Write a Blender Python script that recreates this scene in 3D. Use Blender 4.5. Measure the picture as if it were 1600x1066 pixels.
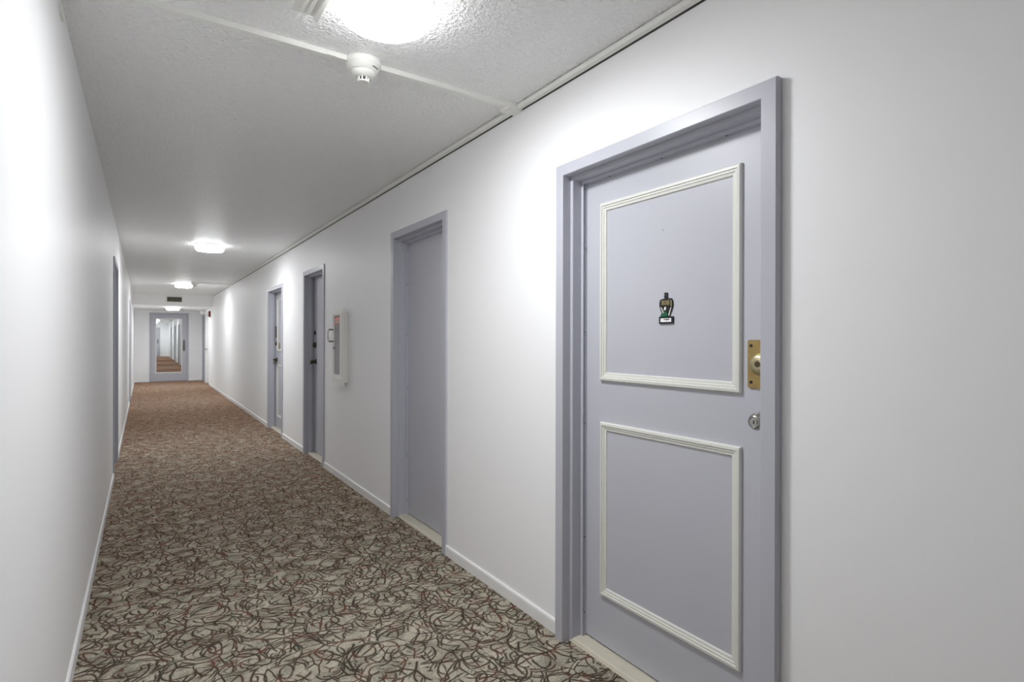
import bpy, bmesh, math, random
from mathutils import Vector, Matrix
random.seed(7)
S = bpy.context.scene
COL = S.collection
for o in list(bpy.data.objects):
    bpy.data.objects.remove(o)

# ------------------------------------------------------------ camera, world, exposure
F_PX, YAW, PITCH, ROLL, CAM_H, SHIFT = 857.7, math.radians(33.871), math.radians(-0.038), math.radians(-0.128), 1.3185, -2.42
cam_d = bpy.data.cameras.new('camera')
cam_d.sensor_width = 36.0
cam_d.lens = F_PX / 1600 * 36.0
cam_d.shift_y = SHIFT / 1600
cam_d.clip_start = 0.02
cam_d.clip_end = 200
cam = bpy.data.objects.new('camera', cam_d)
COL.objects.link(cam)
_r = Vector((math.cos(YAW), -math.sin(YAW), 0))
_f = Vector((math.sin(YAW), math.cos(YAW), 0))
_z = Vector((0, 0, 1))
_fw = _f * math.cos(PITCH) + _z * math.sin(PITCH)
_u = -_f * math.sin(PITCH) + _z * math.cos(PITCH)
_rr = _r * math.cos(ROLL) - _u * math.sin(ROLL)
_uu = _r * math.sin(ROLL) + _u * math.cos(ROLL)
cam.matrix_world = Matrix(((_rr.x, _uu.x, -_fw.x, 0), (_rr.y, _uu.y, -_fw.y, 0), (_rr.z, _uu.z, -_fw.z, CAM_H), (0, 0, 0, 1)))
S.camera = cam

w = bpy.data.worlds.new('world')
S.world = w
w.use_nodes = True
w.node_tree.nodes['Background'].inputs[0].default_value = (0.5, 0.52, 0.55, 1)
w.node_tree.nodes['Background'].inputs[1].default_value = 0.05

S.view_settings.view_transform = 'Standard'
S.view_settings.look = 'None'
S.view_settings.gamma = 1.0
S.view_settings.use_curve_mapping = False
S.view_settings.exposure = 2.44
S.cycles.max_bounces = 10
S.cycles.diffuse_bounces = 8
S.cycles.glossy_bounces = 4
LAMP_STRENGTH = 20.0

# ------------------------------------------------------------ key planes of the corridor (metres)
XR, XL = 1.5395, -0.235          # wall faces
ZC, ZB = 2.4646, 2.163           # main ceiling, lowered ceiling past the bulkhead
YB, YE = 16.64, 19.82            # bulkhead, end wall with the glazed door
YBACK, YFAR = -2.6, 47.5         # behind the camera, end of the passage beyond the glazed door
WT = 0.14                        # wall thickness


# ------------------------------------------------------------ materials
def srgb(r, g, b):
    def c(v):
        v /= 255
        return v / 12.92 if v <= 0.04045 else ((v + 0.055) / 1.055) ** 2.4
    return (c(r), c(g), c(b), 1)


def mat(name, col, rough=0.5, metal=0.0, spec=0.5, noise=0.0, nscale=8.0, bump=0.0, bscale=60.0, emit=None, estr=0.0, bdist=0.002, coat=0.0):
    m = bpy.data.materials.new(name)
    m.use_nodes = True
    nt = m.node_tree
    b = nt.nodes['Principled BSDF']
    b.inputs['Base Color'].default_value = col
    b.inputs['Roughness'].default_value = rough
    b.inputs['Metallic'].default_value = metal
    b.inputs['Specular IOR Level'].default_value = spec
    b.inputs['Coat Weight'].default_value = coat
    tc = nt.nodes.new('ShaderNodeTexCoord')
    if noise > 0:
        n = nt.nodes.new('ShaderNodeTexNoise')
        n.inputs['Scale'].default_value = nscale
        n.inputs['Detail'].default_value = 5
        nt.links.new(tc.outputs['Object'], n.inputs['Vector'])
        mx = nt.nodes.new('ShaderNodeMixRGB')
        mx.inputs[1].default_value = tuple(c * (1 - noise) for c in col[:3]) + (1,)
        mx.inputs[2].default_value = tuple(min(1, c * (1 + noise)) for c in col[:3]) + (1,)
        nt.links.new(n.outputs['Fac'], mx.inputs[0])
        nt.links.new(mx.outputs[0], b.inputs['Base Color'])
    if bump > 0:
        n2 = nt.nodes.new('ShaderNodeTexNoise')
        n2.inputs['Scale'].default_value = bscale
        n2.inputs['Detail'].default_value = 3
        nt.links.new(tc.outputs['Object'], n2.inputs['Vector'])
        bp = nt.nodes.new('ShaderNodeBump')
        bp.inputs['Strength'].default_value = bump
        bp.inputs['Distance'].default_value = bdist
        nt.links.new(n2.outputs['Fac'], bp.inputs['Height'])
        nt.links.new(bp.outputs[0], b.inputs['Normal'])
    if emit:
        b.inputs['Emission Color'].default_value = emit
        b.inputs['Emission Strength'].default_value = estr
    return m


M = {}
M['wall'] = mat('wall_paint', srgb(251, 251, 252), 0.5, spec=0.5, noise=0.012, nscale=1.3, bump=0.12, bscale=90, bdist=0.002)
M['white'] = mat('white_trim_paint', srgb(244, 244, 244), 0.38, noise=0.01, bump=0.05, bscale=40)
M['mould'] = mat('moulding_paint', srgb(224, 224, 217), 0.4, noise=0.01)
M['lav'] = mat('lavender_door_paint', srgb(190, 191, 200), 0.36, noise=0.025, nscale=3.0, bump=0.06, bscale=120, bdist=0.001)
M['leaf'] = mat('lavender_leaf_paint', srgb(192, 193, 201), 0.4, noise=0.02, nscale=2.5, bump=0.05, bscale=150, bdist=0.001)
M['plastic'] = mat('white_plastic', srgb(242, 242, 237), 0.4, noise=0.01)
M['seal'] = mat('painted_seal', srgb(196, 198, 208), 0.35, noise=0.02)
M['dark'] = mat('dark_gap', srgb(30, 30, 32), 0.7, noise=0.05)
M['brass'] = mat('worn_brass', srgb(164, 142, 94), 0.38, metal=1.0, noise=0.22, nscale=40)
M['brass2'] = mat('pale_brass', srgb(196, 184, 148), 0.35, metal=0.9, noise=0.12, nscale=60)
M['steel'] = mat('satin_steel', srgb(178, 176, 172), 0.25, metal=1.0, noise=0.04, nscale=30)
M['bronze'] = mat('dark_bronze', srgb(84, 76, 62), 0.35, metal=0.9, noise=0.1, nscale=30)
M['black'] = mat('black_enamel', srgb(26, 26, 28), 0.35, noise=0.1, nscale=80)
M['green'] = mat('green_enamel', srgb(24, 96, 62), 0.35, noise=0.2, nscale=90)
M['gold'] = mat('gold_figures', srgb(186, 172, 124), 0.35, metal=0.5, noise=0.1, nscale=60)
M['darkbr'] = mat('plaque_brown', srgb(58, 50, 34), 0.45, noise=0.25, nscale=120)
M['red'] = mat('red_plastic', srgb(120, 30, 34), 0.4, noise=0.05)
M['labelred'] = mat('red_label', srgb(206, 92, 80), 0.5, noise=0.08, nscale=60)
M['grey'] = mat('grey_metal', srgb(120, 122, 118), 0.4, metal=0.2, noise=0.05)
M['extg'] = mat('extinguisher_body', srgb(84, 86, 86), 0.4, metal=0.2, noise=0.04)
M['marble'] = mat('marble_saddle', srgb(214, 208, 190), 0.35, noise=0.10, nscale=14)
M['slot'] = mat('vent_dark', srgb(62, 62, 52), 0.8, noise=0.1)
M['louver'] = mat('vent_blade', srgb(120, 120, 106), 0.6, noise=0.1)
M['lampglass'] = mat('lamp_diffuser', srgb(250, 250, 248), 0.4, noise=0.004, emit=(0.97, 0.985, 1.0, 1), estr=LAMP_STRENGTH)
M['lampside'] = mat('lamp_side_band', srgb(250, 250, 248), 0.4, noise=0.004, emit=(0.97, 0.985, 1.0, 1), estr=LAMP_STRENGTH * 0.1)
M['gap_shade'] = mat('painted_gap_shade', srgb(92, 92, 90), 0.8, noise=0.3, nscale=40)


def glass_material():
    m = bpy.data.materials.new('window_glass')
    m.use_nodes = True
    nt = m.node_tree
    nt.nodes.remove(nt.nodes['Principled BSDF'])
    out = nt.nodes['Material Output']
    t = nt.nodes.new('ShaderNodeBsdfTransparent')
    t.inputs[0].default_value = (0.93, 0.95, 0.95, 1)
    g = nt.nodes.new('ShaderNodeBsdfGlossy')
    g.inputs['Roughness'].default_value = 0.02
    fr = nt.nodes.new('ShaderNodeFresnel')
    fr.inputs[0].default_value = 1.5
    mx = nt.nodes.new('ShaderNodeMixShader')
    nt.links.new(fr.outputs[0], mx.inputs[0])
    nt.links.new(t.outputs[0], mx.inputs[1])
    nt.links.new(g.outputs[0], mx.inputs[2])
    nt.links.new(mx.outputs[0], out.inputs[0])
    return m


M['glass'] = glass_material()


def acrylic_material():
    m = glass_material()
    m.name = 'hazy_acrylic'
    nt = m.node_tree
    out = nt.nodes['Material Output']
    prev = out.inputs[0].links[0].from_socket
    d = nt.nodes.new('ShaderNodeBsdfDiffuse')
    d.inputs[0].default_value = srgb(236, 236, 236)
    mx = nt.nodes.new('ShaderNodeMixShader')
    mx.inputs[0].default_value = 0.36
    nt.links.new(prev, mx.inputs[1])
    nt.links.new(d.outputs[0], mx.inputs[2])
    nt.links.new(mx.outputs[0], out.inputs[0])
    return m


M['acrylic'] = acrylic_material()


def ceiling_material():
    m = mat('stippled_ceiling', srgb(252, 252, 251), 0.42, spec=0.75, noise=0.008, nscale=1.0)
    nt = m.node_tree
    b = nt.nodes['Principled BSDF']
    tc = nt.nodes.new('ShaderNodeTexCoord')
    n1 = nt.nodes.new('ShaderNodeTexNoise')
    n1.inputs['Scale'].default_value = 58
    n1.inputs['Detail'].default_value = 2.5
    n1.inputs['Roughness'].default_value = 0.55
    n1.inputs['Distortion'].default_value = 0.6
    nt.links.new(tc.outputs['Object'], n1.inputs['Vector'])
    v = nt.nodes.new('ShaderNodeTexVoronoi')
    v.inputs['Scale'].default_value = 95
    nt.links.new(tc.outputs['Object'], v.inputs['Vector'])
    mul = nt.nodes.new('ShaderNodeMath')
    mul.operation = 'MULTIPLY_ADD'
    mul.inputs[1].default_value = -0.2
    nt.links.new(v.outputs['Distance'], mul.inputs[0])
    nt.links.new(n1.outputs['Fac'], mul.inputs[2])
    bp = nt.nodes.new('ShaderNodeBump')
    bp.inputs['Strength'].default_value = 1.0
    bp.inputs['Distance'].default_value = 0.014
    nt.links.new(mul.outputs[0], bp.inputs['Height'])
    nt.links.new(bp.outputs[0], b.inputs['Normal'])
    return m


M['ceil'] = ceiling_material()


def carpet_material():
    m = bpy.data.materials.new('twig_pattern_carpet')
    m.use_nodes = True
    nt = m.node_tree
    N, L = nt.nodes, nt.links
    b = N['Principled BSDF']
    b.inputs['Roughness'].default_value = 0.95
    b.inputs['Specular IOR Level'].default_value = 0.1
    tc = N.new('ShaderNodeTexCoord')

    def math_(op, a, c=None, d=None, clamp=False):
        n = N.new('ShaderNodeMath')
        n.operation = op
        n.use_clamp = clamp
        for i, v in enumerate((a, c, d)):
            if v is None:
                continue
            if isinstance(v, (int, float)):
                n.inputs[i].default_value = v
            else:
                L.new(v, n.inputs[i])
        return n.outputs[0]

    wn = N.new('ShaderNodeTexNoise')
    wn.inputs['Scale'].default_value = 5
    wn.inputs['Detail'].default_value = 2
    L.new(tc.outputs['Object'], wn.inputs['Vector'])
    sub = N.new('ShaderNodeVectorMath')
    sub.operation = 'SUBTRACT'
    L.new(wn.outputs['Color'], sub.inputs[0])
    sub.inputs[1].default_value = (0.5, 0.5, 0.5)
    sc = N.new('ShaderNodeVectorMath')
    sc.operation = 'SCALE'
    L.new(sub.outputs[0], sc.inputs[0])
    sc.inputs['Scale'].default_value = 0.085
    add = N.new('ShaderNodeVectorMath')
    L.new(tc.outputs['Object'], add.inputs[0])
    L.new(sc.outputs[0], add.inputs[1])
    coord = add.outputs[0]

    masks = []
    # arcs: rings around scattered points, cut off where the next point's cell begins
    for k, (scale, rot, off, wdt) in enumerate([(3.0, 0.3, 1.7, 0.0050), (3.9, 1.1, 5.1, 0.0050), (4.8, 2.0, 9.4, 0.0048), (6.1, 2.7, 13.3, 0.0046), (7.3, 0.9, 19.7, 0.0044)]):
        mp = N.new('ShaderNodeMapping')
        mp.inputs['Rotation'].default_value = (0, 0, rot)
        mp.inputs['Location'].default_value = (off, off * 0.37, 0)
        L.new(coord, mp.inputs['Vector'])
        v = N.new('ShaderNodeTexVoronoi')
        v.voronoi_dimensions = '2D'
        v.inputs['Scale'].default_value = scale
        L.new(mp.outputs[0], v.inputs['Vector'])
        sep = N.new('ShaderNodeSeparateColor')
        L.new(v.outputs['Color'], sep.inputs[0])
        bn = N.new('ShaderNodeTexNoise')
        bn.noise_dimensions = '2D'
        bn.inputs['Scale'].default_value = 9
        bn.inputs['Detail'].default_value = 1
        L.new(mp.outputs[0], bn.inputs['Vector'])
        brk = math_('MULTIPLY_ADD', bn.outputs['Fac'], 9.0, -3.5, clamp=True)
        ww = wdt * scale
        best = None
        for ch, lo, span in ((0, 0.22, 0.25), (1, 0.48, 0.32)):
            r = math_('MULTIPLY_ADD', sep.outputs[ch], span, lo)
            dist = math_('ABSOLUTE', math_('SUBTRACT', v.outputs['Distance'], r))
            best = dist if best is None else math_('MINIMUM', best, dist)
        line = math_('SUBTRACT', 1.4, math_('DIVIDE', best, ww), clamp=True)
        masks.append(math_('MULTIPLY', line, brk))
    # fine twigs: crooked edges of small cells, partly faded out
    for scale, rot, off, wdt in ((7.5, 0.5, 31.0, 0.0040), (10.5, 1.4, 37.0, 0.0038)):
        mp = N.new('ShaderNodeMapping')
        mp.inputs['Rotation'].default_value = (0, 0, rot)
        mp.inputs['Location'].default_value = (off, off * 0.61, 0)
        L.new(coord, mp.inputs['Vector'])
        v = N.new('ShaderNodeTexVoronoi')
        v.voronoi_dimensions = '2D'
        v.feature = 'DISTANCE_TO_EDGE'
        v.inputs['Scale'].default_value = scale
        L.new(mp.outputs[0], v.inputs['Vector'])
        bn = N.new('ShaderNodeTexNoise')
        bn.noise_dimensions = '2D'
        bn.inputs['Scale'].default_value = 13
        bn.inputs['Detail'].default_value = 1
        L.new(mp.outputs[0], bn.inputs['Vector'])
        brk = math_('MULTIPLY_ADD', bn.outputs['Fac'], 8.0, -3.0, clamp=True)
        line = math_('SUBTRACT', 1.4, math_('DIVIDE', v.outputs['Distance'], wdt * scale), clamp=True)
        masks.append(math_('MULTIPLY', line, brk))
    tot = masks[0]
    for x in masks[1:]:
        tot = math_('MAXIMUM', tot, x)
    line = tot

    # colour of the lines: dark brown to dark rust to dark green
    cn = N.new('ShaderNodeTexNoise')
    cn.inputs['Scale'].default_value = 14
    cn.inputs['Detail'].default_value = 3
    L.new(tc.outputs['Object'], cn.inputs['Vector'])
    cr = N.new('ShaderNodeValToRGB')
    e = cr.color_ramp.elements
    e[0].position = 0.32
    e[0].color = srgb(40, 38, 31)
    e[1].position = 0.68
    e[1].color = srgb(98, 52, 40)
    x = e.new(0.5)
    x.color = srgb(54, 38, 30)
    L.new(cn.outputs['Fac'], cr.inputs[0])

    # ground: grey beige yarn with ribs and flecks
    gn = N.new('ShaderNodeTexNoise')
    gn.inputs['Scale'].default_value = 120
    gn.inputs['Detail'].default_value = 3
    L.new(tc.outputs['Object'], gn.inputs['Vector'])
    g2 = N.new('ShaderNodeTexNoise')
    g2.inputs['Scale'].default_value = 9
    L.new(tc.outputs['Object'], g2.inputs['Vector'])
    gm = math_('MULTIPLY_ADD', g2.outputs['Fac'], 0.5, math_('MULTIPLY', gn.outputs['Fac'], 0.5))
    gr = N.new('ShaderNodeValToRGB')
    e = gr.color_ramp.elements
    e[0].position = 0.36
    e[0].color = srgb(126, 122, 108)
    e[1].position = 0.62
    e[1].color = srgb(194, 187, 169)
    L.new(gm, gr.inputs[0])
    mx = N.new('ShaderNodeMixRGB')
    L.new(math_('MULTIPLY', line, 0.92), mx.inputs[0])
    L.new(gr.outputs[0], mx.inputs[1])
    L.new(cr.outputs[0], mx.inputs[2])
    L.new(mx.outputs[0], b.inputs['Base Color'])
    b.inputs['Sheen Weight'].default_value = 0.8
    b.inputs['Sheen Roughness'].default_value = 0.22
    b.inputs['Sheen Tint'].default_value = srgb(226, 132, 70)
    bp = N.new('ShaderNodeBump')
    bp.inputs['Strength'].default_value = 0.5
    bp.inputs['Distance'].default_value = 0.004
    hb = math_('SUBTRACT', gn.outputs['Fac'], math_('MULTIPLY', line, 0.6))
    L.new(hb, bp.inputs['Height'])
    L.new(bp.outputs[0], b.inputs['Normal'])
    return m


M['carpet'] = carpet_material()


# ------------------------------------------------------------ mesh helpers
def props(o, label=None, cat=None, group=None, kind=None):
    if label:
        o['label'] = label
    if cat:
        o['category'] = cat
    if group:
        o['group'] = group
    if kind:
        o['kind'] = kind
    return o


def empty(name, loc):
    o = bpy.data.objects.new(name, None)
    o.empty_display_size = 0.1
    COL.objects.link(o)
    o.location = loc
    return o


def wloc(o):
    v = Vector(o.location)
    while o.parent:
        o = o.parent
        v += Vector(o.location)
    return v


def build(name, bm, material, parent=None, smooth=False, bevel=0.0, segs=2, recalc=True):
    """links the bmesh, given in world coordinates, as one object under its parent"""
    if bevel > 0:
        bmesh.ops.bevel(bm, geom=[e for e in bm.edges if e.calc_face_angle(0) > 0.5], offset=bevel, segments=segs, affect='EDGES', profile=0.5)
    if recalc:
        bmesh.ops.recalc_face_normals(bm, faces=bm.faces)
    base = wloc(parent) if parent else None
    if base is None:
        base = Vector((0, 0, 0))
    if parent is not None:
        for v in bm.verts:
            v.co -= base
    if smooth:
        for f in bm.faces:
            f.smooth = True
    me = bpy.data.meshes.new(name)
    bm.to_mesh(me)
    bm.free()
    o = bpy.data.objects.new(name, me)
    COL.objects.link(o)
    me.materials.append(M[material])
    if parent:
        o.parent = parent
    if smooth:
        try:
            me.set_sharp_from_angle(angle=math.radians(38))
        except Exception:
            pass
    return o


def box(bm, x0, x1, y0, y1, z0, z1):
    vs = [bm.verts.new((x, y, z)) for x in (x0, x1) for y in (y0, y1) for z in (z0, z1)]
    for q in ((0, 1, 3, 2), (4, 6, 7, 5), (0, 4, 5, 1), (2, 3, 7, 6), (0, 2, 6, 4), (1, 5, 7, 3)):
        bm.faces.new([vs[i] for i in q])
    return bm


def bx(*a):
    return box(bmesh.new(), *a)


def lathe(prof, axis_o, axis='z', n=32, sign=1):
    """prof: (radius, height) pairs; revolved about an axis through axis_o"""
    bm = bmesh.new()
    rings = []
    ox, oy, oz = axis_o
    for r, h in prof:
        ring = []
        if r < 1e-6:
            p = {'z': (ox, oy, oz + sign * h), 'x': (ox + sign * h, oy, oz), 'y': (ox, oy + sign * h, oz)}[axis]
            ring = [bm.verts.new(p)]
        else:
            for i in range(n):
                a = 2 * math.pi * i / n
                c, s = r * math.cos(a), r * math.sin(a)
                p = {'z': (ox + c, oy + s, oz + sign * h), 'x': (ox + sign * h, oy + c, oz + s), 'y': (ox + c, oy + sign * h, oz + s)}[axis]
                ring.append(bm.verts.new(p))
        rings.append(ring)
    for a, b in zip(rings, rings[1:]):
        if len(a) == 1 and len(b) == 1:
            continue
        for i in range(n):
            j = (i + 1) % n
            if len(a) == 1:
                bm.faces.new((a[0], b[i], b[j]))
            elif len(b) == 1:
                bm.faces.new((a[i], a[j], b[0]))
            else:
                bm.faces.new((a[i], a[j], b[j], b[i]))
    return bm


def tube(pts, r, n=10):
    bm = bmesh.new()
    rings = []
    pts = [Vector(p) for p in pts]
    for i, p in enumerate(pts):
        t = (pts[min(i + 1, len(pts) - 1)] - pts[max(i - 1, 0)]).normalized()
        a = t.cross(Vector((0, 0, 1)))
        if a.length < 1e-3:
            a = t.cross(Vector((1, 0, 0)))
        a.normalize()
        c = t.cross(a)
        rings.append([bm.verts.new(p + a * r * math.cos(2 * math.pi * k / n) + c * r * math.sin(2 * math.pi * k / n)) for k in range(n)])
    for a, c in zip(rings, rings[1:]):
        for k in range(n):
            bm.faces.new((a[k], a[(k + 1) % n], c[(k + 1) % n], c[k]))
    bm.faces.new(rings[0])
    bm.faces.new(rings[-1])
    return bm


def prism(poly, tf, d0, d1):
    """polygon of (s, z) swept from depth d0 to d1"""
    bm = bmesh.new()
    a = [bm.verts.new(tf(s, d0, z)) for s, z in poly]
    b = [bm.verts.new(tf(s, d1, z)) for s, z in poly]
    bm.faces.new(a)
    bm.faces.new(b)
    n = len(poly)
    for i in range(n):
        bm.faces.new((a[i], a[(i + 1) % n], b[(i + 1) % n], b[i]))
    return bm


def tf_right(xf):
    return lambda s, d, z: (xf + d, s, z)


def tf_left(xf):
    return lambda s, d, z: (xf - d, s, z)


def tf_end(yf):
    return lambda s, d, z: (s, yf + d, z)


def sweep_u(prof, tf, L, R, T, z0=0.0):
    """closed profile of (outward offset, depth) swept round a door opening, mitred"""
    bm = bmesh.new()
    rows = []
    for o, d in prof:
        rows.append([bm.verts.new(tf(*p)) for p in ((L - o, d, z0), (L - o, d, T + o), (R + o, d, T + o), (R + o, d, z0))])
    n = len(rows)
    for i in range(n):
        a, b = rows[i], rows[(i + 1) % n]
        for k in range(3):
            bm.faces.new((a[k], a[k + 1], b[k + 1], b[k]))
    bm.faces.new([r[0] for r in rows])
    bm.faces.new([r[3] for r in rows])
    return bm


def sweep_rect(prof, tf, s0, s1, z0, z1):
    """closed profile of (inward offset, depth) swept round a rectangle, mitred"""
    bm = bmesh.new()
    rows = []
    for o, d in prof:
        rows.append([bm.verts.new(tf(*p)) for p in ((s0 + o, d, z0 + o), (s0 + o, d, z1 - o), (s1 - o, d, z1 - o), (s1 - o, d, z0 + o))])
    n = len(rows)
    for i in range(n):
        a, b = rows[i], rows[(i + 1) % n]
        for k in range(4):
            bm.faces.new((a[k], a[(k + 1) % 4], b[(k + 1) % 4], b[k]))
    return bm


def tbox(tf, s0, s1, d0, d1, z0, z1):
    a, b = tf(s0, d0, z0), tf(s1, d1, z1)
    return bx(min(a[0], b[0]), max(a[0], b[0]), min(a[1], b[1]), max(a[1], b[1]), z0, z1)


def wall_mesh(tf, s0, s1, ztop, holes, thick=WT):
    """wall with rectangular openings (s0, s1, top[, bottom]), starting at the floor unless a bottom is given"""
    holes = [h if len(h) == 4 else tuple(h) + (-1.0,) for h in holes]
    ss = sorted(set([s0, s1] + [h[0] for h in holes] + [h[1] for h in holes]))
    zs = sorted(set([0.0, ztop] + [h[2] for h in holes] + [h[3] for h in holes if h[3] > 0]))
    bm = bmesh.new()
    cache = {}

    def v(s, d, z):
        k = (round(s, 5), round(d, 5), round(z, 5))
        if k not in cache:
            cache[k] = bm.verts.new(tf(s, d, z))
        return cache[k]

    def solid(i, j):
        if not (0 <= i < len(ss) - 1 and 0 <= j < len(zs) - 1):
            return False
        cs, cz = (ss[i] + ss[i + 1]) / 2, (zs[j] + zs[j + 1]) / 2
        return not any(h[0] < cs < h[1] and h[3] < cz < h[2] for h in holes)

    for i in range(len(ss) - 1):
        for j in range(len(zs) - 1):
            if not solid(i, j):
                continue
            a, b, c, d = ss[i], ss[i + 1], zs[j], zs[j + 1]
            for dd in (0, thick):
                bm.faces.new((v(a, dd, c), v(b, dd, c), v(b, dd, d), v(a, dd, d)))
            for di, dj, p, q in ((-1, 0, (a, c), (a, d)), (1, 0, (b, c), (b, d)), (0, -1, (a, c), (b, c)), (0, 1, (a, d), (b, d))):
                if not solid(i + di, j + dj):
                    bm.faces.new((v(p[0], 0, p[1]), v(q[0], 0, q[1]), v(q[0], thick, q[1]), v(p[0], thick, p[1])))
    return bm


# ------------------------------------------------------------ doors (opening = inner edges of the frame face)
FACE = 0.05
PANEL_PROFILE = [(0.0, 0.0), (0.0, -0.008), (0.004, -0.013), (0.013, -0.014), (0.015, -0.010), (0.022, -0.010), (0.024, -0.007), (0.033, -0.006), (0.036, 0.0)]


def make_door(name, label, tf, L, R, T, proud, frame_m='lav', leaf_m='leaf', seal=False, threshold=True, leaf_d=0.113, panels=(), leaf=True):
    """tf depth 0 is the front of the frame; L < R along the wall"""
    mid = tf((L + R) / 2, 0.06, 0)
    root = empty(name, mid)
    props(root, label, 'door', kind='structure')
    prof = [(FACE, proud + 0.01), (FACE, 0.003), (FACE - 0.003, 0.0), (0.002, 0.0), (0.0, 0.002), (0.0, 0.043), (-0.014, 0.043), (-0.016, 0.045), (-0.016, 0.090), (0.0, 0.092), (0.0, 0.160), (0.012, 0.160), (0.012, proud + 0.01)]
    build('door_frame', sweep_u(prof, tf, L, R, T), frame_m, root)
    lf = None
    if leaf:
        lf = build('door_leaf', tbox(tf, L + 0.003, R - 0.003, leaf_d, leaf_d + 0.044, 0.022, T - 0.003), leaf_m, root, bevel=0.0015, segs=1)
        for (s0, s1, z0, z1) in panels:
            tl = (lambda s, d, z, tf=tf, ld=leaf_d: tf(s, ld + d, z))
            build('panel_moulding', sweep_rect(PANEL_PROFILE, tl, s0, s1, z0, z1), 'mould', lf)
    if seal:
        sl = build('smoke_seal', sweep_u([(-0.016, 0.0905), (-0.016, 0.112), (-0.030, 0.112), (-0.030, 0.106), (-0.024, 0.104), (-0.024, 0.098), (-0.030, 0.096), (-0.030, 0.0905)], tf, L, R, T, 0.016), 'seal', root)
        sp = tf(L, 0.1, 0)
        for side in (L + 0.030, R - 0.030):
            sgn = 1 if side < (L + R) / 2 else -1
            for z in (0.12, 0.45, 0.95, 1.35, 1.72, 1.98):
                a = tf(side, 0.101, z)
                b = tf(side + sgn * 0.003, 0.101, z)
                build('screw', tube([a, b], 0.0038, 8), 'steel', sl)
        for k in range(3):
            s = L + (R - L) * (0.2 + 0.3 * k)
            build('screw', tube([tf(s, 0.101, T - 0.030), tf(s, 0.101, T - 0.033)], 0.0038, 8), 'steel', sl)
    if threshold:
        poly = [(0.040, 0.0), (0.046, 0.012), (0.052, 0.015), (0.15, 0.015), (0.15, 0.0)]
        bm = bmesh.new()
        a = [bm.verts.new(tf(L + 0.0005, d, z)) for d, z in poly]
        b = [bm.verts.new(tf(R - 0.0005, d, z)) for d, z in poly]
        bm.faces.new(a)
        bm.faces.new(b)
        for i in range(len(poly)):
            bm.faces.new((a[i], a[(i + 1) % 5], b[(i + 1) % 5], b[i]))
        build('threshold', bm, 'marble', root)
    return root, lf


def knob(tf, s, d, z, material, root, lever=False, direction=1):
    ax = 'x'
    o = tf(s, d, z)
    sg = 1 if tf(s, d - 1, z)[0] > o[0] else -1
    kb = build('door_knob', lathe([(0.0, 0.0), (0.031, 0.0), (0.032, 0.003), (0.028, 0.008), (0.014, 0.011), (0.0115, 0.026), (0.018, 0.032), (0.0255, 0.041), (0.0265, 0.050), (0.022, 0.059), (0.017, 0.062), (0.015, 0.060), (0.0, 0.060)], o, ax, 28, sg), material, root, smooth=True)
    f = tf(s, d - 0.060, z)
    cyl = build('key_cylinder', lathe([(0.0, 0.0), (0.010, 0.0), (0.010, 0.003), (0.0, 0.003)], f, ax, 20, sg), 'brass2' if material != 'steel' else 'steel', kb, smooth=True)
    g = tf(s, d - 0.0632, z)
    build('keyway', bx(g[0] - 0.0006, g[0] + 0.0006, g[1] - 0.0015, g[1] + 0.0015, z - 0.006, z + 0.006), 'dark', kb)
    return kb


def bolt(tf, s, d, z, material, root, r=0.026, h=0.02):
    o = tf(s, d, z)
    sg = 1 if tf(s, d - 1, z)[0] > o[0] else -1
    bt = build('deadbolt', lathe([(0.0, 0.0), (r, 0.0), (r, h * 0.35), (r * 0.8, h), (r * 0.72, h), (r * 0.70, h * 0.9), (0.0, h * 0.9)], o, 'x', 24, sg), material, root, smooth=True)
    g = tf(s, d - h * 0.92, z)
    build('keyway', bx(g[0] - 0.001, g[0] + 0.001, g[1] - 0.0025, g[1] + 0.0025, z - 0.008, z + 0.008), 'dark', bt)
    return bt


# ------------------------------------------------------------ structure: floor, ceiling, walls
o = build('floor', bx(XL - WT, XR + WT, YBACK, YFAR, -0.1, 0.0), 'carpet')
props(o, 'grey beige carpet with a dark tangle of curved twig lines', 'floor', kind='structure')
o = build('ceiling', bx(XL - WT, XR + WT, YBACK, YB + 0.10, ZC, ZC + 0.1), 'ceil')
props(o, 'long white stippled ceiling of the corridor', 'ceiling', kind='structure')
o = build('ceiling', bx(XL - WT, XR + WT, YB + 0.10, YE + 0.14, ZB, ZB + 0.1), 'wall')
props(o, 'smooth lowered ceiling between the vent bulkhead and the glazed door', 'ceiling', kind='structure')
o = build('ceiling', bx(XL - WT, XR + WT, YE + 0.14, YFAR, ZC, ZC + 0.1), 'ceil')
props(o, 'ceiling of the far passage seen through the door glass', 'ceiling', kind='structure')
o = build('wall_bulkhead', bx(XL, XR, YB, YB + 0.10, ZB, ZC), 'wall')
props(o, 'short white bulkhead dropping from the ceiling with a small vent', 'wall', kind='structure')

# openings on the walls: (inner near, inner far, inner top, proud)
A = dict(L=0.937, R=1.856, T=2.0285, proud=0.0295)
B = dict(L=3.050, R=3.850, T=2.056, proud=0.0125)
C = dict(L=5.779, R=6.557, T=2.035, proud=0.0125)
D = dict(L=7.800, R=8.755, T=2.005, proud=0.0125)
R1 = dict(L=17.60, R=18.42, T=2.00, proud=0.0125)
R2 = dict(L=18.92, R=19.72, T=2.00, proud=0.0125)
FAR_R = [dict(L=y, R=y + 0.86, T=2.035, proud=0.0125) for y in (24.6, 29.4, 33.2, 37.4, 42.6)]
L1 = dict(L=6.366, R=7.207, T=2.035, proud=0.0125)
L2 = dict(L=13.33, R=14.17, T=2.035, proud=0.0125)
E_ = dict(L=0.195, R=1.118, T=2.050, proud=0.0125)

HO = 0.0115


def hole(d):
    return (d['L'] - HO, d['R'] + HO, d['T'] + HO)


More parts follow.
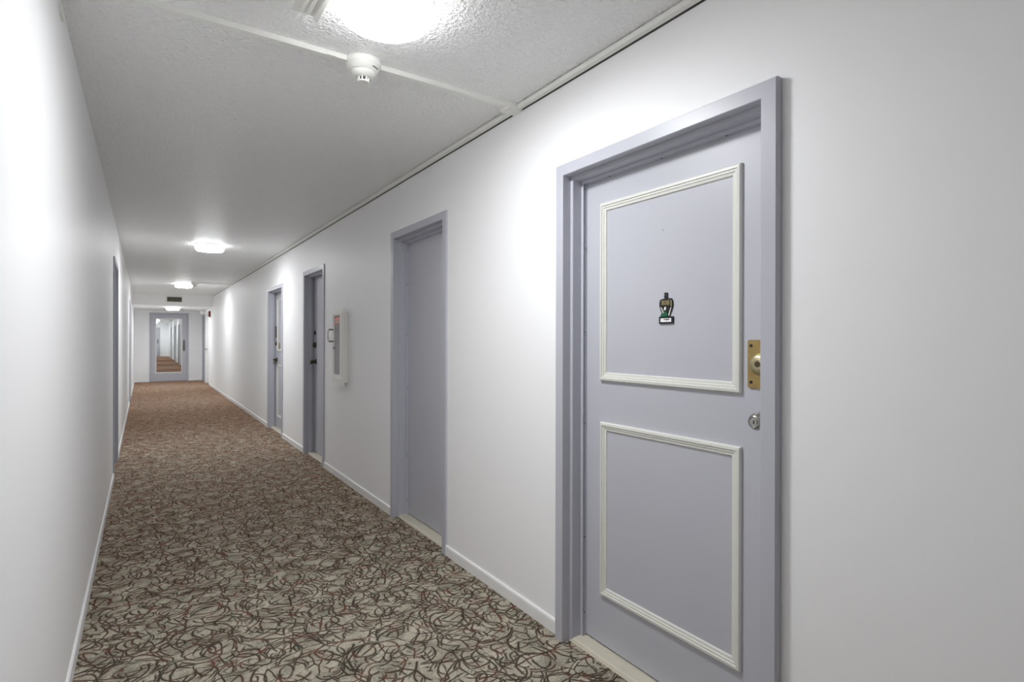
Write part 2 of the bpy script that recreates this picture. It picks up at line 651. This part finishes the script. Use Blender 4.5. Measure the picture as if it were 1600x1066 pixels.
rdoors = [A, B, C, D, R1, R2] + FAR_R
ldoors = [L1, L2]
o = build('wall_right', wall_mesh(tf_right(XR), YBACK, YFAR, ZC, [hole(d) for d in rdoors] + [(4.995, 5.265, 1.545, 0.935)]), 'wall')
props(o, 'long white wall with the row of lavender doors', 'wall', kind='structure')
o = build('wall_left', wall_mesh(tf_left(XL), YBACK, YFAR, ZC, [hole(d) for d in ldoors]), 'wall')
props(o, 'long white wall close to the camera, opposite the row of doors', 'wall', kind='structure')
o = build('wall_end', wall_mesh(tf_end(YE), XL, XR, ZB, [hole(E_)]), 'wall')
props(o, 'white end wall around the glazed lavender door', 'wall', kind='structure')
o = build('wall_back', bx(XL - WT, XR + WT, YBACK - 0.1, YBACK, 0, ZC), 'wall')
props(o, 'white wall closing the corridor behind the camera', 'wall', kind='structure')
o = build('wall_far', bx(XL - WT, XR + WT, YFAR, YFAR + 0.1, 0, ZC), 'wall')
props(o, 'white wall at the far end of the passage beyond the door glass', 'wall', kind='structure')


o = build('shade_strip_1', bx(XR - 0.0012, XR, YBACK, YB, ZC - 0.0265, ZC - 0.0002), 'gap_shade')  # dark strip paints in the shade of the gap between raceway and wall
props(o, 'thin dark strip painted as gap shade along the top of the door wall', 'painted shade', kind='structure')


def baseboards(side, tf, s0, s1, doors, labelf):
    cuts = sorted([(d['L'] - FACE, d['R'] + FACE) for d in doors])
    segs, p = [], s0
    for a, b in cuts:
        if a - p > 0.01:
            segs.append((p, a))
        p = b
    if s1 - p > 0.01:
        segs.append((p, s1))
    for i, (a, b) in enumerate(segs):
        bm = prism([(a, 0.0), (b, 0.0), (b, 0.052), (a, 0.052)], tf, 0.0, -0.010)
        # rounded cap
        c = bmesh.new()
        prof = [(0.0, 0.0), (-0.011, 0.0), (-0.011, 0.050), (-0.009, 0.058), (-0.004, 0.062), (0.0, 0.062)]
        r0 = [c.verts.new(tf(a, d, z)) for d, z in prof]
        r1 = [c.verts.new(tf(b, d, z)) for d, z in prof]
        c.faces.new(r0)
        c.faces.new(r1)
        for k in range(len(prof)):
            j = (k + 1) % len(prof)
            c.faces.new((r0[k], r0[j], r1[j], r1[k]))
        bm.free()
        o = build('baseboard_' + side, c, 'white')
        props(o, labelf(i), 'baseboard', kind='structure')


RN = ['white baseboard running toward the camera from the number plaque door', 'white baseboard between the number plaque door and the plain door', 'white baseboard under the fire extinguisher cabinet', 'white baseboard between the two farther knobbed doors', 'long white baseboard beyond the farthest panelled door', 'short white baseboard between the two doors near the end wall', 'stub of white baseboard in the corner by the end wall']
baseboards('right', tf_right(XR), YBACK, YE, [A, B, C, D, R1, R2], lambda i: RN[min(i, len(RN) - 1)])
baseboards('right', tf_right(XR), YE + WT, YFAR, FAR_R, lambda i: 'white baseboard of the passage seen through the door glass, length %s from the glass' % ['first', 'second', 'third', 'fourth', 'fifth', 'sixth'][i])
LN = ['white baseboard along the near left wall up to the first left door', 'white baseboard between the two doors of the left wall', 'white baseboard of the left wall beyond its farther door']
baseboards('left', tf_left(XL), YBACK, YE, ldoors, lambda i: LN[i])
baseboards('end', tf_end(YE), XL + 0.011, XR - 0.011, [E_], lambda i: ['white baseboard left of the glazed end door', 'white baseboard right of the glazed end door'][i])

# ------------------------------------------------------------ the row of doors on the right wall
# nearest door, two moulded panels
tfA = tf_right(XR - A['proud'])
dA, leafA = make_door('door_1', 'nearest lavender door with two white moulded panels and a number plaque', tfA, A['L'], A['R'], A['T'], A['proud'], seal=True, panels=[(1.068, 1.733, 1.143, 1.895), (1.068, 1.730, 0.233, 0.968)])
dpA = 0.113
rp = []
for cs, cz, a0 in ((1.0465 - 0.008, 1.318 - 0.008, 0), (0.9625 + 0.008, 1.318 - 0.008, 90), (0.9625 + 0.008, 1.163 + 0.008, 180), (1.0465 - 0.008, 1.163 + 0.008, 270)):
    for k in range(5):
        an = math.radians(a0 + 22.5 * k)
        rp.append((cs + 0.008 * math.cos(an), cz + 0.008 * math.sin(an)))
pl = build('lock_plate', prism(rp, tfA, dpA, dpA - 0.005), 'brass', dA, bevel=0.001, segs=1)
pl['label'] = 'worn brass lock plate with rim cylinder'
build('lock_cylinder', lathe([(0.0, 0.0), (0.0345, 0.0), (0.0345, 0.004), (0.031, 0.010), (0.024, 0.015), (0.013, 0.016), (0.0115, 0.0145), (0.0, 0.0145)], tfA(1.0035, dpA - 0.005, 1.2405), 'x', 36, -1), 'brass2', pl, smooth=True)
build('keyhole', lathe([(0.0, 0.0), (0.0095, 0.0), (0.0095, 0.0010), (0.0, 0.0010)], tfA(1.0035, dpA - 0.0194, 1.2405), 'x', 20, -1), 'bronze', pl, smooth=True)
for zz in (1.182, 1.299):
    for ss in (1.0345, 0.9745):
        build('screw_hole', lathe([(0.0, 0.0), (0.0056, 0.0), (0.0050, 0.0012), (0.0, 0.0012)], tfA(ss, dpA - 0.005, zz), 'x', 16, -1), 'dark', pl)
kA = knob(tfA, 0.988, dpA, 1.064, 'steel', dA)
kA['label'] = 'satin steel door knob'
# a small scuff on the upper panel
build('scuff_mark', tube([tfA(1.402, dpA - 0.0004, 1.732), tfA(1.397, dpA - 0.0004, 1.727)], 0.0008, 6), 'dark', dA)

# number plaque hung on the door
pq = empty('number_plaque', tfA(1.380, dpA, 1.377))
props(pq, 'small black and gold number plaque on the nearest door', 'plaque')
P0 = dpA
SC = 1.0


def pp(s, z):      # plaque coordinates in millimetres about its centre line, left of picture = positive along the wall
    return (1.380 - s * 0.001, 1.377 + z * 0.001)


def plate(name, pts, d0, d1, m, parent):
    return build(name, prism([pp(*p) for p in pts], tfA, P0 - d0, P0 - d1), m, parent)


bs = plate('base_plate', [(-33, 0), (33, 0), (33, 27), (-33, 27)], 0.0, 0.006, 'black', pq)
plate('name_strip', [(-25, 6.5), (25, 6.5), (25, 20.5), (-25, 20.5)], 0.006, 0.0066, 'white', bs)
plate('strip_marking', [(-14, 17.5), (16, 19), (19, 15), (6, 12.5), (-6, 14)], 0.0066, 0.0069, 'grey', bs)
bd = plate('shield', [(-13, 28), (13, 28), (27, 55), (31, 68), (30, 85), (24, 94), (-8, 95), (-28, 91), (-32, 80), (-32, 66), (-27, 53)], 0.0, 0.005, 'black', pq)
plate('number_field', [(-28, 68), (23, 68), (22, 91), (-26, 89)], 0.005, 0.0056, 'darkbr', bd)
plate('diamond_mark', [(-5, 50), (1, 56), (-1, 64), (-4, 64), (-10, 57), (-9, 51)], 0.005, 0.0062, 'white', bd)
for pts in ([(-26, 63), (-22, 63), (-7, 38), (-11, 36)], [(26, 62), (21, 58), (11, 32), (15, 29)]):
    plate('silver_bar', pts, 0.005, 0.0064, 'mould', bd)
plate('gold_edge', [(23, 64), (27, 66), (26, 86), (22, 88)], 0.005, 0.0062, 'gold', bd)
plate('leaf_tuft', [(-24, 27), (8, 27), (9, 36), (4, 44), (-3, 46), (-8, 41), (-15, 40), (-22, 36)], 0.005, 0.0085, 'green', pq)
fn = build('finial', lathe([(0.0, 92), (5, 93), (8, 98), (9, 104), (8, 107), (6, 108.5), (8.5, 110), (9, 113.5), (7, 116.5), (0.0, 117.5)], (0, 0, 0), 'z', 18), 'black', None)
fn.name = 'finial'
for v in fn.data.vertices:
    s_, dd_, z_ = v.co.x, v.co.y, v.co.z
    q = pp(s_ - 2, z_)
    p = Vector(tfA(q[0], P0 - 0.003 + dd_ * 0.00033, q[1])) - wloc(pq)
    v.co = p
fn.parent = pq
fc = bpy.data.curves.new('number', 'FONT')
fc.body = '808'
fc.size = 0.0245
fc.extrude = 0.0005
fc.align_x = 'CENTER'
tmp = bpy.data.objects.new('number_tmp', fc)
COL.objects.link(tmp)
bpy.context.view_layer.update()
me = bpy.data.meshes.new_from_object(tmp.evaluated_get(bpy.context.evaluated_depsgraph_get()))
bpy.data.objects.remove(tmp)
for v in me.vertices:
    q = (1.380 - v.co.x + 0.0025, 1.377 + 0.0705 + v.co.y)
    v.co = Vector(tfA(q[0], P0 - 0.0060 - v.co.z, q[1])) - wloc(pq)
me.materials.clear()
me.materials.append(M['gold'])
nm = bpy.data.objects.new('number', me)
COL.objects.link(nm)
nm.parent = pq

# plain door
tfB = tf_right(XR - B['proud'])
dB, leafB = make_door('door_2', 'plain flush lavender door between the panelled door and the extinguisher cabinet', tfB, B['L'], B['R'], B['T'], B['proud'], seal=True)

# knobbed door beside the extinguisher cabinet
tfC = tf_right(XR - C['proud'])
dC, leafC = make_door('door_3', 'lavender door with dark brass knob just beyond the extinguisher cabinet', tfC, C['L'], C['R'], C['T'], C['proud'])
k = knob(tfC, C['R'] - 0.085, dpA, 1.055, 'bronze', dC)
k['label'] = 'dark brass door knob'
bolt(tfC, C['R'] - 0.075, dpA, 1.245, 'bronze', dC, r=0.030, h=0.026)
bolt(tfC, C['R'] - 0.055, dpA, 1.385, 'bronze', dC, r=0.024, h=0.012)

# panelled door further on
tfD = tf_right(XR - D['proud'])
dD, leafD = make_door('door_4', 'farthest panelled door of the row, white mouldings and dark handle', tfD, D['L'], D['R'], D['T'], D['proud'], panels=[(7.95, 8.63, 1.135, 1.90), (7.95, 8.63, 0.17, 0.935)])
o = tfD(D['R'] - 0.075, dpA, 1.01)
hd = build('door_handle', lathe([(0.0, 0.0), (0.030, 0.0), (0.030, 0.006), (0.013, 0.010), (0.012, 0.050), (0.0, 0.050)], o, 'x', 24, -1), 'bronze', dD, smooth=True)
build('lever', tube([(o[0] - 0.048, o[1] + 0.012, o[2]), (o[0] - 0.052, o[1] - 0.03, o[2] - 0.002), (o[0] - 0.050, o[1] - 0.075, o[2] - 0.008), (o[0] - 0.040, o[1] - 0.105, o[2] - 0.014)], 0.0095, 12), 'bronze', hd, smooth=True)
build('keeper_cone', lathe([(0.0, 0.0), (0.022, 0.002), (0.026, 0.02), (0.020, 0.06), (0.0, 0.066)], (o[0] - 0.03, o[1], o[2] - 0.006), 'z', 18, -1), 'grey', hd, smooth=True)
bolt(tfD, D['R'] - 0.060, dpA, 1.245, 'bronze', dD, r=0.027, h=0.02)
bolt(tfD, D['R'] - 0.060, dpA, 1.36, 'bronze', dD, r=0.027, h=0.014)
build('latch_plate', tbox(tfD, D['R'] - 0.075, D['R'] - 0.03, dpA - 0.012, dpA, 1.39, 1.50), 'bronze', dD, bevel=0.003)
build('knocker', tbox(tfD, 8.46, 8.52, dpA - 0.014, dpA, 1.165, 1.255), 'brass2', dD, bevel=0.004)

# two doors close to the end wall
tfR1 = tf_right(XR - R1['proud'])
dR1, _ = make_door('door_5', 'white door on the right near the end wall, past the red alarm', tfR1, R1['L'], R1['R'], R1['T'], R1['proud'], frame_m='white', leaf_m='white', threshold=False, leaf_d=0.02)
knob(tfR1, R1['R'] - 0.07, 0.02, 1.0, 'steel', dR1)
tfR2 = tf_right(XR - R2['proud'])
dR2, _ = make_door('door_6', 'lavender door in the right corner beside the end wall', tfR2, R2['L'], R2['R'], R2['T'], R2['proud'], threshold=False)
knob(tfR2, R2['L'] + 0.07, dpA, 1.0, 'steel', dR2)

# left wall doors
tfL1 = tf_left(XL + L1['proud'])
dL1, _ = make_door('door_7', 'nearer lavender door of the left wall, seen edge on', tfL1, L1['L'], L1['R'], L1['T'], L1['proud'])
knob(tfL1, L1['L'] + 0.07, dpA, 1.0, 'steel', dL1)
tfL2 = tf_left(XL + L2['proud'])
dL2, _ = make_door('door_8', 'farther lavender door of the left wall, seen edge on', tfL2, L2['L'], L2['R'], L2['T'], L2['proud'])
knob(tfL2, L2['L'] + 0.07, dpA, 1.0, 'steel', dL2)

# glazed door in the end wall
tfE = tf_end(YE - E_['proud'])
dE, _ = make_door('door_9', 'lavender door with a tall glass pane closing the end of the corridor', tfE, E_['L'], E_['R'], E_['T'], E_['proud'], threshold=False, leaf=False)
gx0, gx1, gz0, gz1 = 0.312, 0.985, 0.270, 1.925


def framed_leaf(tf, s0, s1, z0, z1, g0, g1, h0, h1, d0, d1):
    bm = bmesh.new()
    out = [(s0, z0), (s1, z0), (s1, z1), (s0, z1)]
    inn = [(g0, h0), (g1, h0), (g1, h1), (g0, h1)]
    V = [[bm.verts.new(tf(s, d, z)) for s, z in ring] for d in (d0, d1) for ring in (out, inn)]
    for k in range(4):
        j = (k + 1) % 4
        bm.faces.new((V[0][k], V[0][j], V[1][j], V[1][k]))
        bm.faces.new((V[2][k], V[2][j], V[3][j], V[3][k]))
        bm.faces.new((V[0][k], V[0][j], V[2][j], V[2][k]))
        bm.faces.new((V[1][k], V[1][j], V[3][j], V[3][k]))
    return bm


lfE = build('door_leaf', framed_leaf(tfE, E_['L'] + 0.003, E_['R'] - 0.003, 0.012, E_['T'] - 0.003, gx0, gx1, gz0, gz1, 0.046 - 0.03, 0.046 + 0.014), 'leaf', dE)
build('glazing_bead', sweep_rect([(0.0, 0.016), (0.0, 0.008), (0.016, 0.010), (0.020, 0.024), (0.0, 0.024)], tfE, gx0 - 0.008, gx1 + 0.008, gz0 - 0.008, gz1 + 0.008), 'white', lfE)
build('glass_pane', tbox(tfE, gx0, gx1, 0.030, 0.036, gz0, gz1), 'glass', lfE)
build('push_plate', tbox(tfE, 1.010, 1.075, 0.012, 0.016, 0.93, 1.27), 'grey', lfE, bevel=0.002)
pb = build('pull_handle', tube([tfE(1.04, 0.014, 1.20), tfE(1.04, -0.03, 1.20), tfE(1.04, -0.036, 1.19), tfE(1.04, -0.036, 1.01), tfE(1.04, -0.03, 1.0), tfE(1.04, 0.014, 1.0)], 0.008, 10), 'steel', lfE, smooth=True)
build('door_closer', tbox(tfE, 0.30, 0.52, -0.04, 0.016, 1.955, 2.01), 'leaf', lfE, bevel=0.004)

# passage beyond the glass
FN = ['first', 'second', 'third', 'fourth', 'fifth']
for i, d in enumerate(FAR_R):
    tfx = tf_right(XR - d['proud'])
    r_, _ = make_door('door_%d' % (10 + i), 'lavender doorway beyond the door glass, %s on the right side' % FN[i], tfx, d['L'], d['R'], d['T'], d['proud'], threshold=False)
    knob(tfx, d['R'] - 0.07, dpA, 1.0, 'steel', r_)
tfF = tf_end(YFAR - 0.06)
dF, lfF = make_door('door_15', 'pale lavender door closing the far passage beyond the glass', tfF, 0.02, 0.95, 2.05, 0.05, threshold=False, leaf_d=0.02)
build('push_plate', tbox(tfF, 0.82, 0.90, 0.016, 0.02, 0.95, 1.25), 'grey', lfF)

# ------------------------------------------------------------ ceiling lamps


def make_lamp(x, y, z, label, group):
    t = empty('ceiling_lamp', (x, y, z))
    props(t, label, 'lamp', group)
    build('base_ring', lathe([(0.0, 0.0), (0.158, 0.0), (0.160, 0.003), (0.160, 0.012), (0.158, 0.014), (0.0, 0.014)], (x, y, z), 'z', 40, -1), 'plastic', t, smooth=True)
    build('side_band', lathe([(0.156, 0.014), (0.160, 0.030), (0.1575, 0.056), (0.152, 0.066), (0.144, 0.073)], (x, y, z), 'z', 32, -1), 'lampside', t, smooth=True)
    build('diffuser', lathe([(0.144, 0.073), (0.11, 0.078), (0.0, 0.081)], (x, y, z), 'z', 32, -1), 'lampglass', t, smooth=True)
    return t


G = 'round white ceiling lamps'
make_lamp(0.676, 1.775, ZC, 'largest round ceiling lamp, nearest, cut off by the top edge', G)
make_lamp(0.672, 7.66, ZC, 'second round ceiling lamp from the camera, alone on the bare ceiling', G)
make_lamp(0.700, 13.45, ZC, 'third round ceiling lamp, just behind the far smoke detector', G)
make_lamp(0.660, 17.55, ZB, 'round lamp on the lowered ceiling below the vent', G)
for i, y in enumerate((23.4, 29.2, 35.0, 40.8, 46.0)):
    make_lamp(0.67, y, ZC, 'round ceiling lamp beyond the door glass, %s from the glass' % FN[i], G)

# ------------------------------------------------------------ smoke detectors


def make_detector(x, y, label):
    t = empty('smoke_detector', (x, y, ZC))
    props(t, label, 'smoke detector', 'white smoke detectors on the ceiling')
    c = (x, y, ZC)
    build('base', lathe([(0.0, 0.0), (0.069, 0.0), (0.071, 0.003), (0.071, 0.020), (0.068, 0.024), (0.0, 0.024)], c, 'z', 48, -1), 'plastic', t, smooth=True)
    hd = build('head', lathe([(0.0, 0.024), (0.067, 0.024), (0.065, 0.030), (0.058, 0.042), (0.0515, 0.047), (0.0495, 0.048), (0.0485, 0.052), (0.042, 0.062), (0.031, 0.068), (0.025, 0.069), (0.0, 0.069)], c, 'z', 48, -1), 'plastic', t, smooth=True)
    build('chamber', lathe([(0.0, 0.069), (0.018, 0.069), (0.018, 0.082), (0.0, 0.082)], c, 'z', 24, -1), 'dark', t)
    build('cap', lathe([(0.0, 0.082), (0.0235, 0.082), (0.0245, 0.084), (0.0225, 0.0875), (0.019, 0.088), (0.017, 0.087), (0.0, 0.087)], c, 'z', 32, -1), 'plastic', t, smooth=True)
    for k in range(8):
        a = 2 * math.pi * (k + 0.35) / 8
        p, q = Vector((math.cos(a), math.sin(a), 0)), Vector((-math.sin(a), math.cos(a), 0))
        bm = bmesh.new()
        cc = Vector(c)
        vs = []
        for rr in (0.0175, 0.0242):
            for tt in (-0.0026, 0.0026):
                for hh in (0.0685, 0.0825):
                    vs.append(bm.verts.new(cc + p * rr + q * tt + Vector((0, 0, -hh))))
        for qd in ((0, 1, 3, 2), (4, 6, 7, 5), (0, 4, 5, 1), (2, 3, 7, 6), (0, 2, 6, 4), (1, 5, 7, 3)):
            bm.faces.new([vs[i] for i in qd])
        build('vent_rib', bm, 'plastic', t)
    # small raised marking and indicator on the head, facing the camera side
    a = math.radians(-55)
    for (a0, h, wd) in ((-62, 0.037, 0.010), (-45, 0.037, 0.004)):
        a = math.radians(a0)
        p, q = Vector((math.cos(a), math.sin(a), 0)), Vector((-math.sin(a), math.cos(a), 0))
        bm = bmesh.new()
        r_in = 0.0632
        vs = [bm.verts.new(Vector(c) + p * (r_in + e) + q * s + Vector((0, 0, -hh))) for e in (-0.004, 0.0006) for s in (-wd, wd) for hh in (h - 0.0016, h + 0.0016)]
        for qd in ((0, 1, 3, 2), (4, 6, 7, 5), (0, 4, 5, 1), (2, 3, 7, 6), (0, 2, 6, 4), (1, 5, 7, 3)):
            bm.faces.new([vs[i] for i in qd])
        build('marking', bm, 'grey', hd)
    return t


make_detector(0.752, 2.227, 'white smoke detector on the ceiling beside the nearest lamp')
make_detector(0.868, 12.90, 'far white smoke detector in front of the third lamp')

# ------------------------------------------------------------ surface cable raceways


def raceway(label, pts_boxes, m='plastic', fits=(), gap=0.0):
    x0, x1, y0, y1, z0, z1 = pts_boxes
    t = empty('cable_raceway', ((x0 + x1) / 2, (y0 + y1) / 2, z1))
    props(t, label, 'raceway', 'white cable raceways on the ceiling')
    build('channel', bx(x0, x1, y0, y1, z0, z1 - gap), m, t, bevel=0.002, segs=2)
    for nm_, f in fits:
        build(nm_, bx(*f), m, t, bevel=0.0025, segs=2)
    return t


RH = 0.0205
# along the wall
raceway('long white cable raceway running along the top of the door wall', (1.508, 1.531, YBACK, YB, ZC - RH - 0.003, ZC), gap=0.0035, fits=[('tee_cover', (1.455, 1.5385, 2.205, 2.275, ZC - 0.031, ZC - 0.0005)), ('tee_cover', (1.470, 1.5385, 12.86, 12.93, ZC - 0.027, ZC - 0.0005))])
raceway('white cable raceway from the left wall to the near smoke detector', (XL, 0.681, 2.214, 2.238, ZC - RH, ZC), fits=[('clip', (0.60, 0.635, 2.210, 2.246, ZC - 0.020, ZC - 0.001)), ('corner_cover', (XL, XL + 0.022, 2.205, 2.247, ZC - 0.07, ZC - 0.001)), ('clip', (XL + 0.0005, XL + 0.008, 2.36, 2.42, ZC - 0.062, ZC - 0.030))])
raceway('white cable raceway from the near smoke detector to the door wall', (0.823, 1.456, 2.214, 2.238, ZC - RH, ZC), fits=())
raceway('far white cable raceway running from far detector to the door wall', (0.940, 1.470, 12.885, 12.910, ZC - RH, ZC), fits=())

# ribbed box on the ceiling beside the nearest lamp
t = empty('junction_box', (0.455, 1.83, ZC))
props(t, 'small white ribbed plastic box on the ceiling left of the nearest lamp', 'junction box')
bb = build('body', bx(0.410, 0.497, 1.66, 1.945, ZC - 0.040, ZC), 'plastic', t, bevel=0.004)
for s in (0.437, 0.460):
    build('rib', bx(s, s + 0.009, 1.68, 1.93, ZC - 0.046, ZC - 0.0395), 'plastic', bb, bevel=0.0015, segs=1)
build('side_rail', bx(0.486, 0.499, 1.665, 1.957, ZC - 0.050, ZC - 0.0390), 'plastic', bb, bevel=0.003)

# ------------------------------------------------------------ vent on the bulkhead
t = empty('air_vent', (0.665, YB, 2.25))
props(t, 'small dark louvred vent with a white frame on the bulkhead', 'vent')
tfV = tf_end(YB)
build('backing', tbox(tfV, 0.500, 0.825, -0.0015, 0.0, 2.264, 2.386), 'slot', t)
build('frame', sweep_rect([(0.0, 0.0), (0.0, -0.008), (0.006, -0.013), (0.030, -0.013), (0.034, 0.0)], tfV, 0.468, 0.858, 2.234, 2.418), 'plastic', t)
for k in range(7):
    z = 2.272 + k * 0.0165
    bm = bmesh.new()
    pr = [(-0.011, z + 0.010), (-0.010, z + 0.011), (-0.002, z + 0.001), (-0.003, z)]
    a = [bm.verts.new(tfV(0.501, d, zz)) for d, zz in pr]
    b = [bm.verts.new(tfV(0.824, d, zz)) for d, zz in pr]
    bm.faces.new(a)
    bm.faces.new(b)
    for i in range(4):
        bm.faces.new((a[i], a[(i + 1) % 4], b[(i + 1) % 4], b[i]))
    build('louver', bm, 'louver', t)
build('mullion', tbox(tfV, 0.610, 0.618, -0.0125, -0.002, 2.266, 2.386), 'louver', t)

# ------------------------------------------------------------ fire extinguisher cabinet and extinguisher
cy0, cy1, cz0, cz1, cxf = 4.955, 5.300, 0.890, 1.590, 1.497
t = empty('extinguisher_cabinet', (XR, (cy0 + cy1) / 2, cz0))
props(t, 'white wall cabinet with a clear window and handle holding the fire extinguisher', 'cabinet')
tfX = tf_right(cxf)
dep = XR - cxf
build('trim_box', framed_leaf(tfX, cy0 + 0.025, cy1 - 0.025, cz0 + 0.028, cz1 - 0.028, cy0 + 0.0425, cy1 - 0.0425, cz0 + 0.0475, cz1 - 0.0475, 0.010, dep), 'plastic', t)
build('tub', framed_leaf(tfX, cy0 + 0.0405, cy1 - 0.0405, cz0 + 0.0455, cz1 - 0.0455, cy0 + 0.0425, cy1 - 0.0425, cz0 + 0.0475, cz1 - 0.0475, dep, dep + 0.125), 'plastic', t)
build('back_panel', tbox(tfX, cy0 + 0.0425, cy1 - 0.0425, dep + 0.122, dep + 0.125, cz0 + 0.0475, cz1 - 0.0475), 'plastic', t)
gw0, gw1, gh0, gh1 = cy0 + 0.105, cy1 - 0.062, cz0 + 0.095, cz1 - 0.055
fr = build('door_frame', framed_leaf(tfX, cy0, cy1, cz0, cz1, gw0, gw1, gh0, gh1, -0.004, 0.010), 'plastic', t)
build('frame_bead', sweep_rect([(0.0, -0.004), (0.0, -0.008), (0.010, -0.008), (0.012, -0.004)], tfX, cy0 + 0.028, cy1 - 0.022, cz0 + 0.05, cz1 - 0.035), 'plastic', fr)
build('window_pane', tbox(tfX, gw0, gw1, 0.001, 0.004, gh0, gh1), 'acrylic', fr)
lb = build('warning_label', tbox(tfX, gw0 + 0.006, gw1 - 0.002, -0.0012, 0.001, 1.455, 1.522), 'labelred', fr)
for k in range(4):
    z = 1.465 + k * 0.0135
    build('label_line', tbox(tfX, gw0 + 0.016, gw1 - 0.012 - 0.02 * (k % 2), -0.0018, -0.0011, z, z + 0.005), 'mould', lb)
hy = gw1 + 0.030
hb = build('handle', tube([tfX(hy, -0.004, 1.405), tfX(hy, -0.040, 1.405), tfX(hy, -0.050, 1.398), tfX(hy, -0.052, 1.385), tfX(hy, -0.052, 1.315), tfX(hy, -0.050, 1.300), tfX(hy, -0.040, 1.293), tfX(hy, -0.004, 1.293)], 0.0085, 10), 'plastic', fr, smooth=True)
for z in (1.405, 1.293):
    build('handle_collar', tbox(tfX, hy - 0.012, hy + 0.012, -0.046, -0.0045, z - 0.006, z + 0.006), 'grey', hb)
build('latch', tbox(tfX, gw1 - 0.030, gw1 + 0.010, -0.012, -0.0041, 1.225, 1.236), 'bronze', fr)

# extinguisher standing in the recess of the cabinet
ey = (gw0 + gw1) / 2 + 0.002
ex = cxf + 0.0765
ez = cz0 + 0.048
e = empty('fire_extinguisher', (ex, ey, ez))
props(e, 'grey fire extinguisher behind the hazy cabinet window', 'fire extinguisher')
build('cylinder', lathe([(0.0, 0.0), (0.052, 0.001), (0.056, 0.008), (0.058, 0.016), (0.058, 0.250), (0.054, 0.275), (0.042, 0.298), (0.024, 0.312), (0.017, 0.320), (0.017, 0.342), (0.0, 0.342)], (ex, ey, ez), 'z', 28), 'extg', e, smooth=True)
build('valve', bx(ex - 0.014, ex + 0.014, ey - 0.016, ey + 0.016, ez + 0.338, ez + 0.372), 'grey', e, bevel=0.003)
build('grip', bx(ex - 0.056, ex + 0.012, ey - 0.010, ey + 0.010, ez + 0.378, ez + 0.388), 'bronze', e, bevel=0.002)
build('carry_handle', bx(ex - 0.052, ex + 0.012, ey - 0.010, ey + 0.010, ez + 0.350, ez + 0.357), 'bronze', e, bevel=0.002)
build('hose', tube([(ex, ey + 0.014, ez + 0.355), (ex, ey + 0.045, ez + 0.352), (ex, ey + 0.064, ez + 0.33), (ex, ey + 0.068, ez + 0.28), (ex, ey + 0.068, ez + 0.18), (ex, ey + 0.068, ez + 0.10)], 0.007, 8), 'grey', e, smooth=True)
build('pull_tag', bx(ex - 0.050, ex - 0.048, ey - 0.018, ey + 0.018, ez + 0.39, ez + 0.45), 'mould', e)

# ------------------------------------------------------------ fire alarm and emergency light near the end wall
t = empty('fire_alarm', (XR, 17.22, 1.98))
props(t, 'small red fire alarm strobe on the right wall near the end', 'alarm')
tfW = tf_right(XR)
bd = build('body', tbox(tfW, 17.15, 17.29, -0.05, 0.0, 1.91, 2.07), 'red', t, bevel=0.005)
build('strobe_lens', tbox(tfW, 17.19, 17.25, -0.080, -0.055, 1.92, 2.04), 'plastic', t, bevel=0.008)
build('back_box', tbox(tfW, 17.12, 17.32, -0.010, 0.0, 1.885, 2.075), 'plastic', t, bevel=0.003)

t = empty('emergency_light', (XR, 18.68, 2.09))
props(t, 'round white emergency light head above the right corner doors', 'emergency light')
build('bracket', tbox(tfW, 18.65, 18.71, -0.06, 0.0, 2.06, 2.12), 'plastic', t, bevel=0.004)
build('lamp_head', lathe([(0.0, 0.0), (0.035, 0.0), (0.058, 0.03), (0.062, 0.07), (0.056, 0.085), (0.0, 0.095)], (XR - 0.06, 18.68, 2.09), 'x', 28, -1), 'plastic', t, smooth=True)
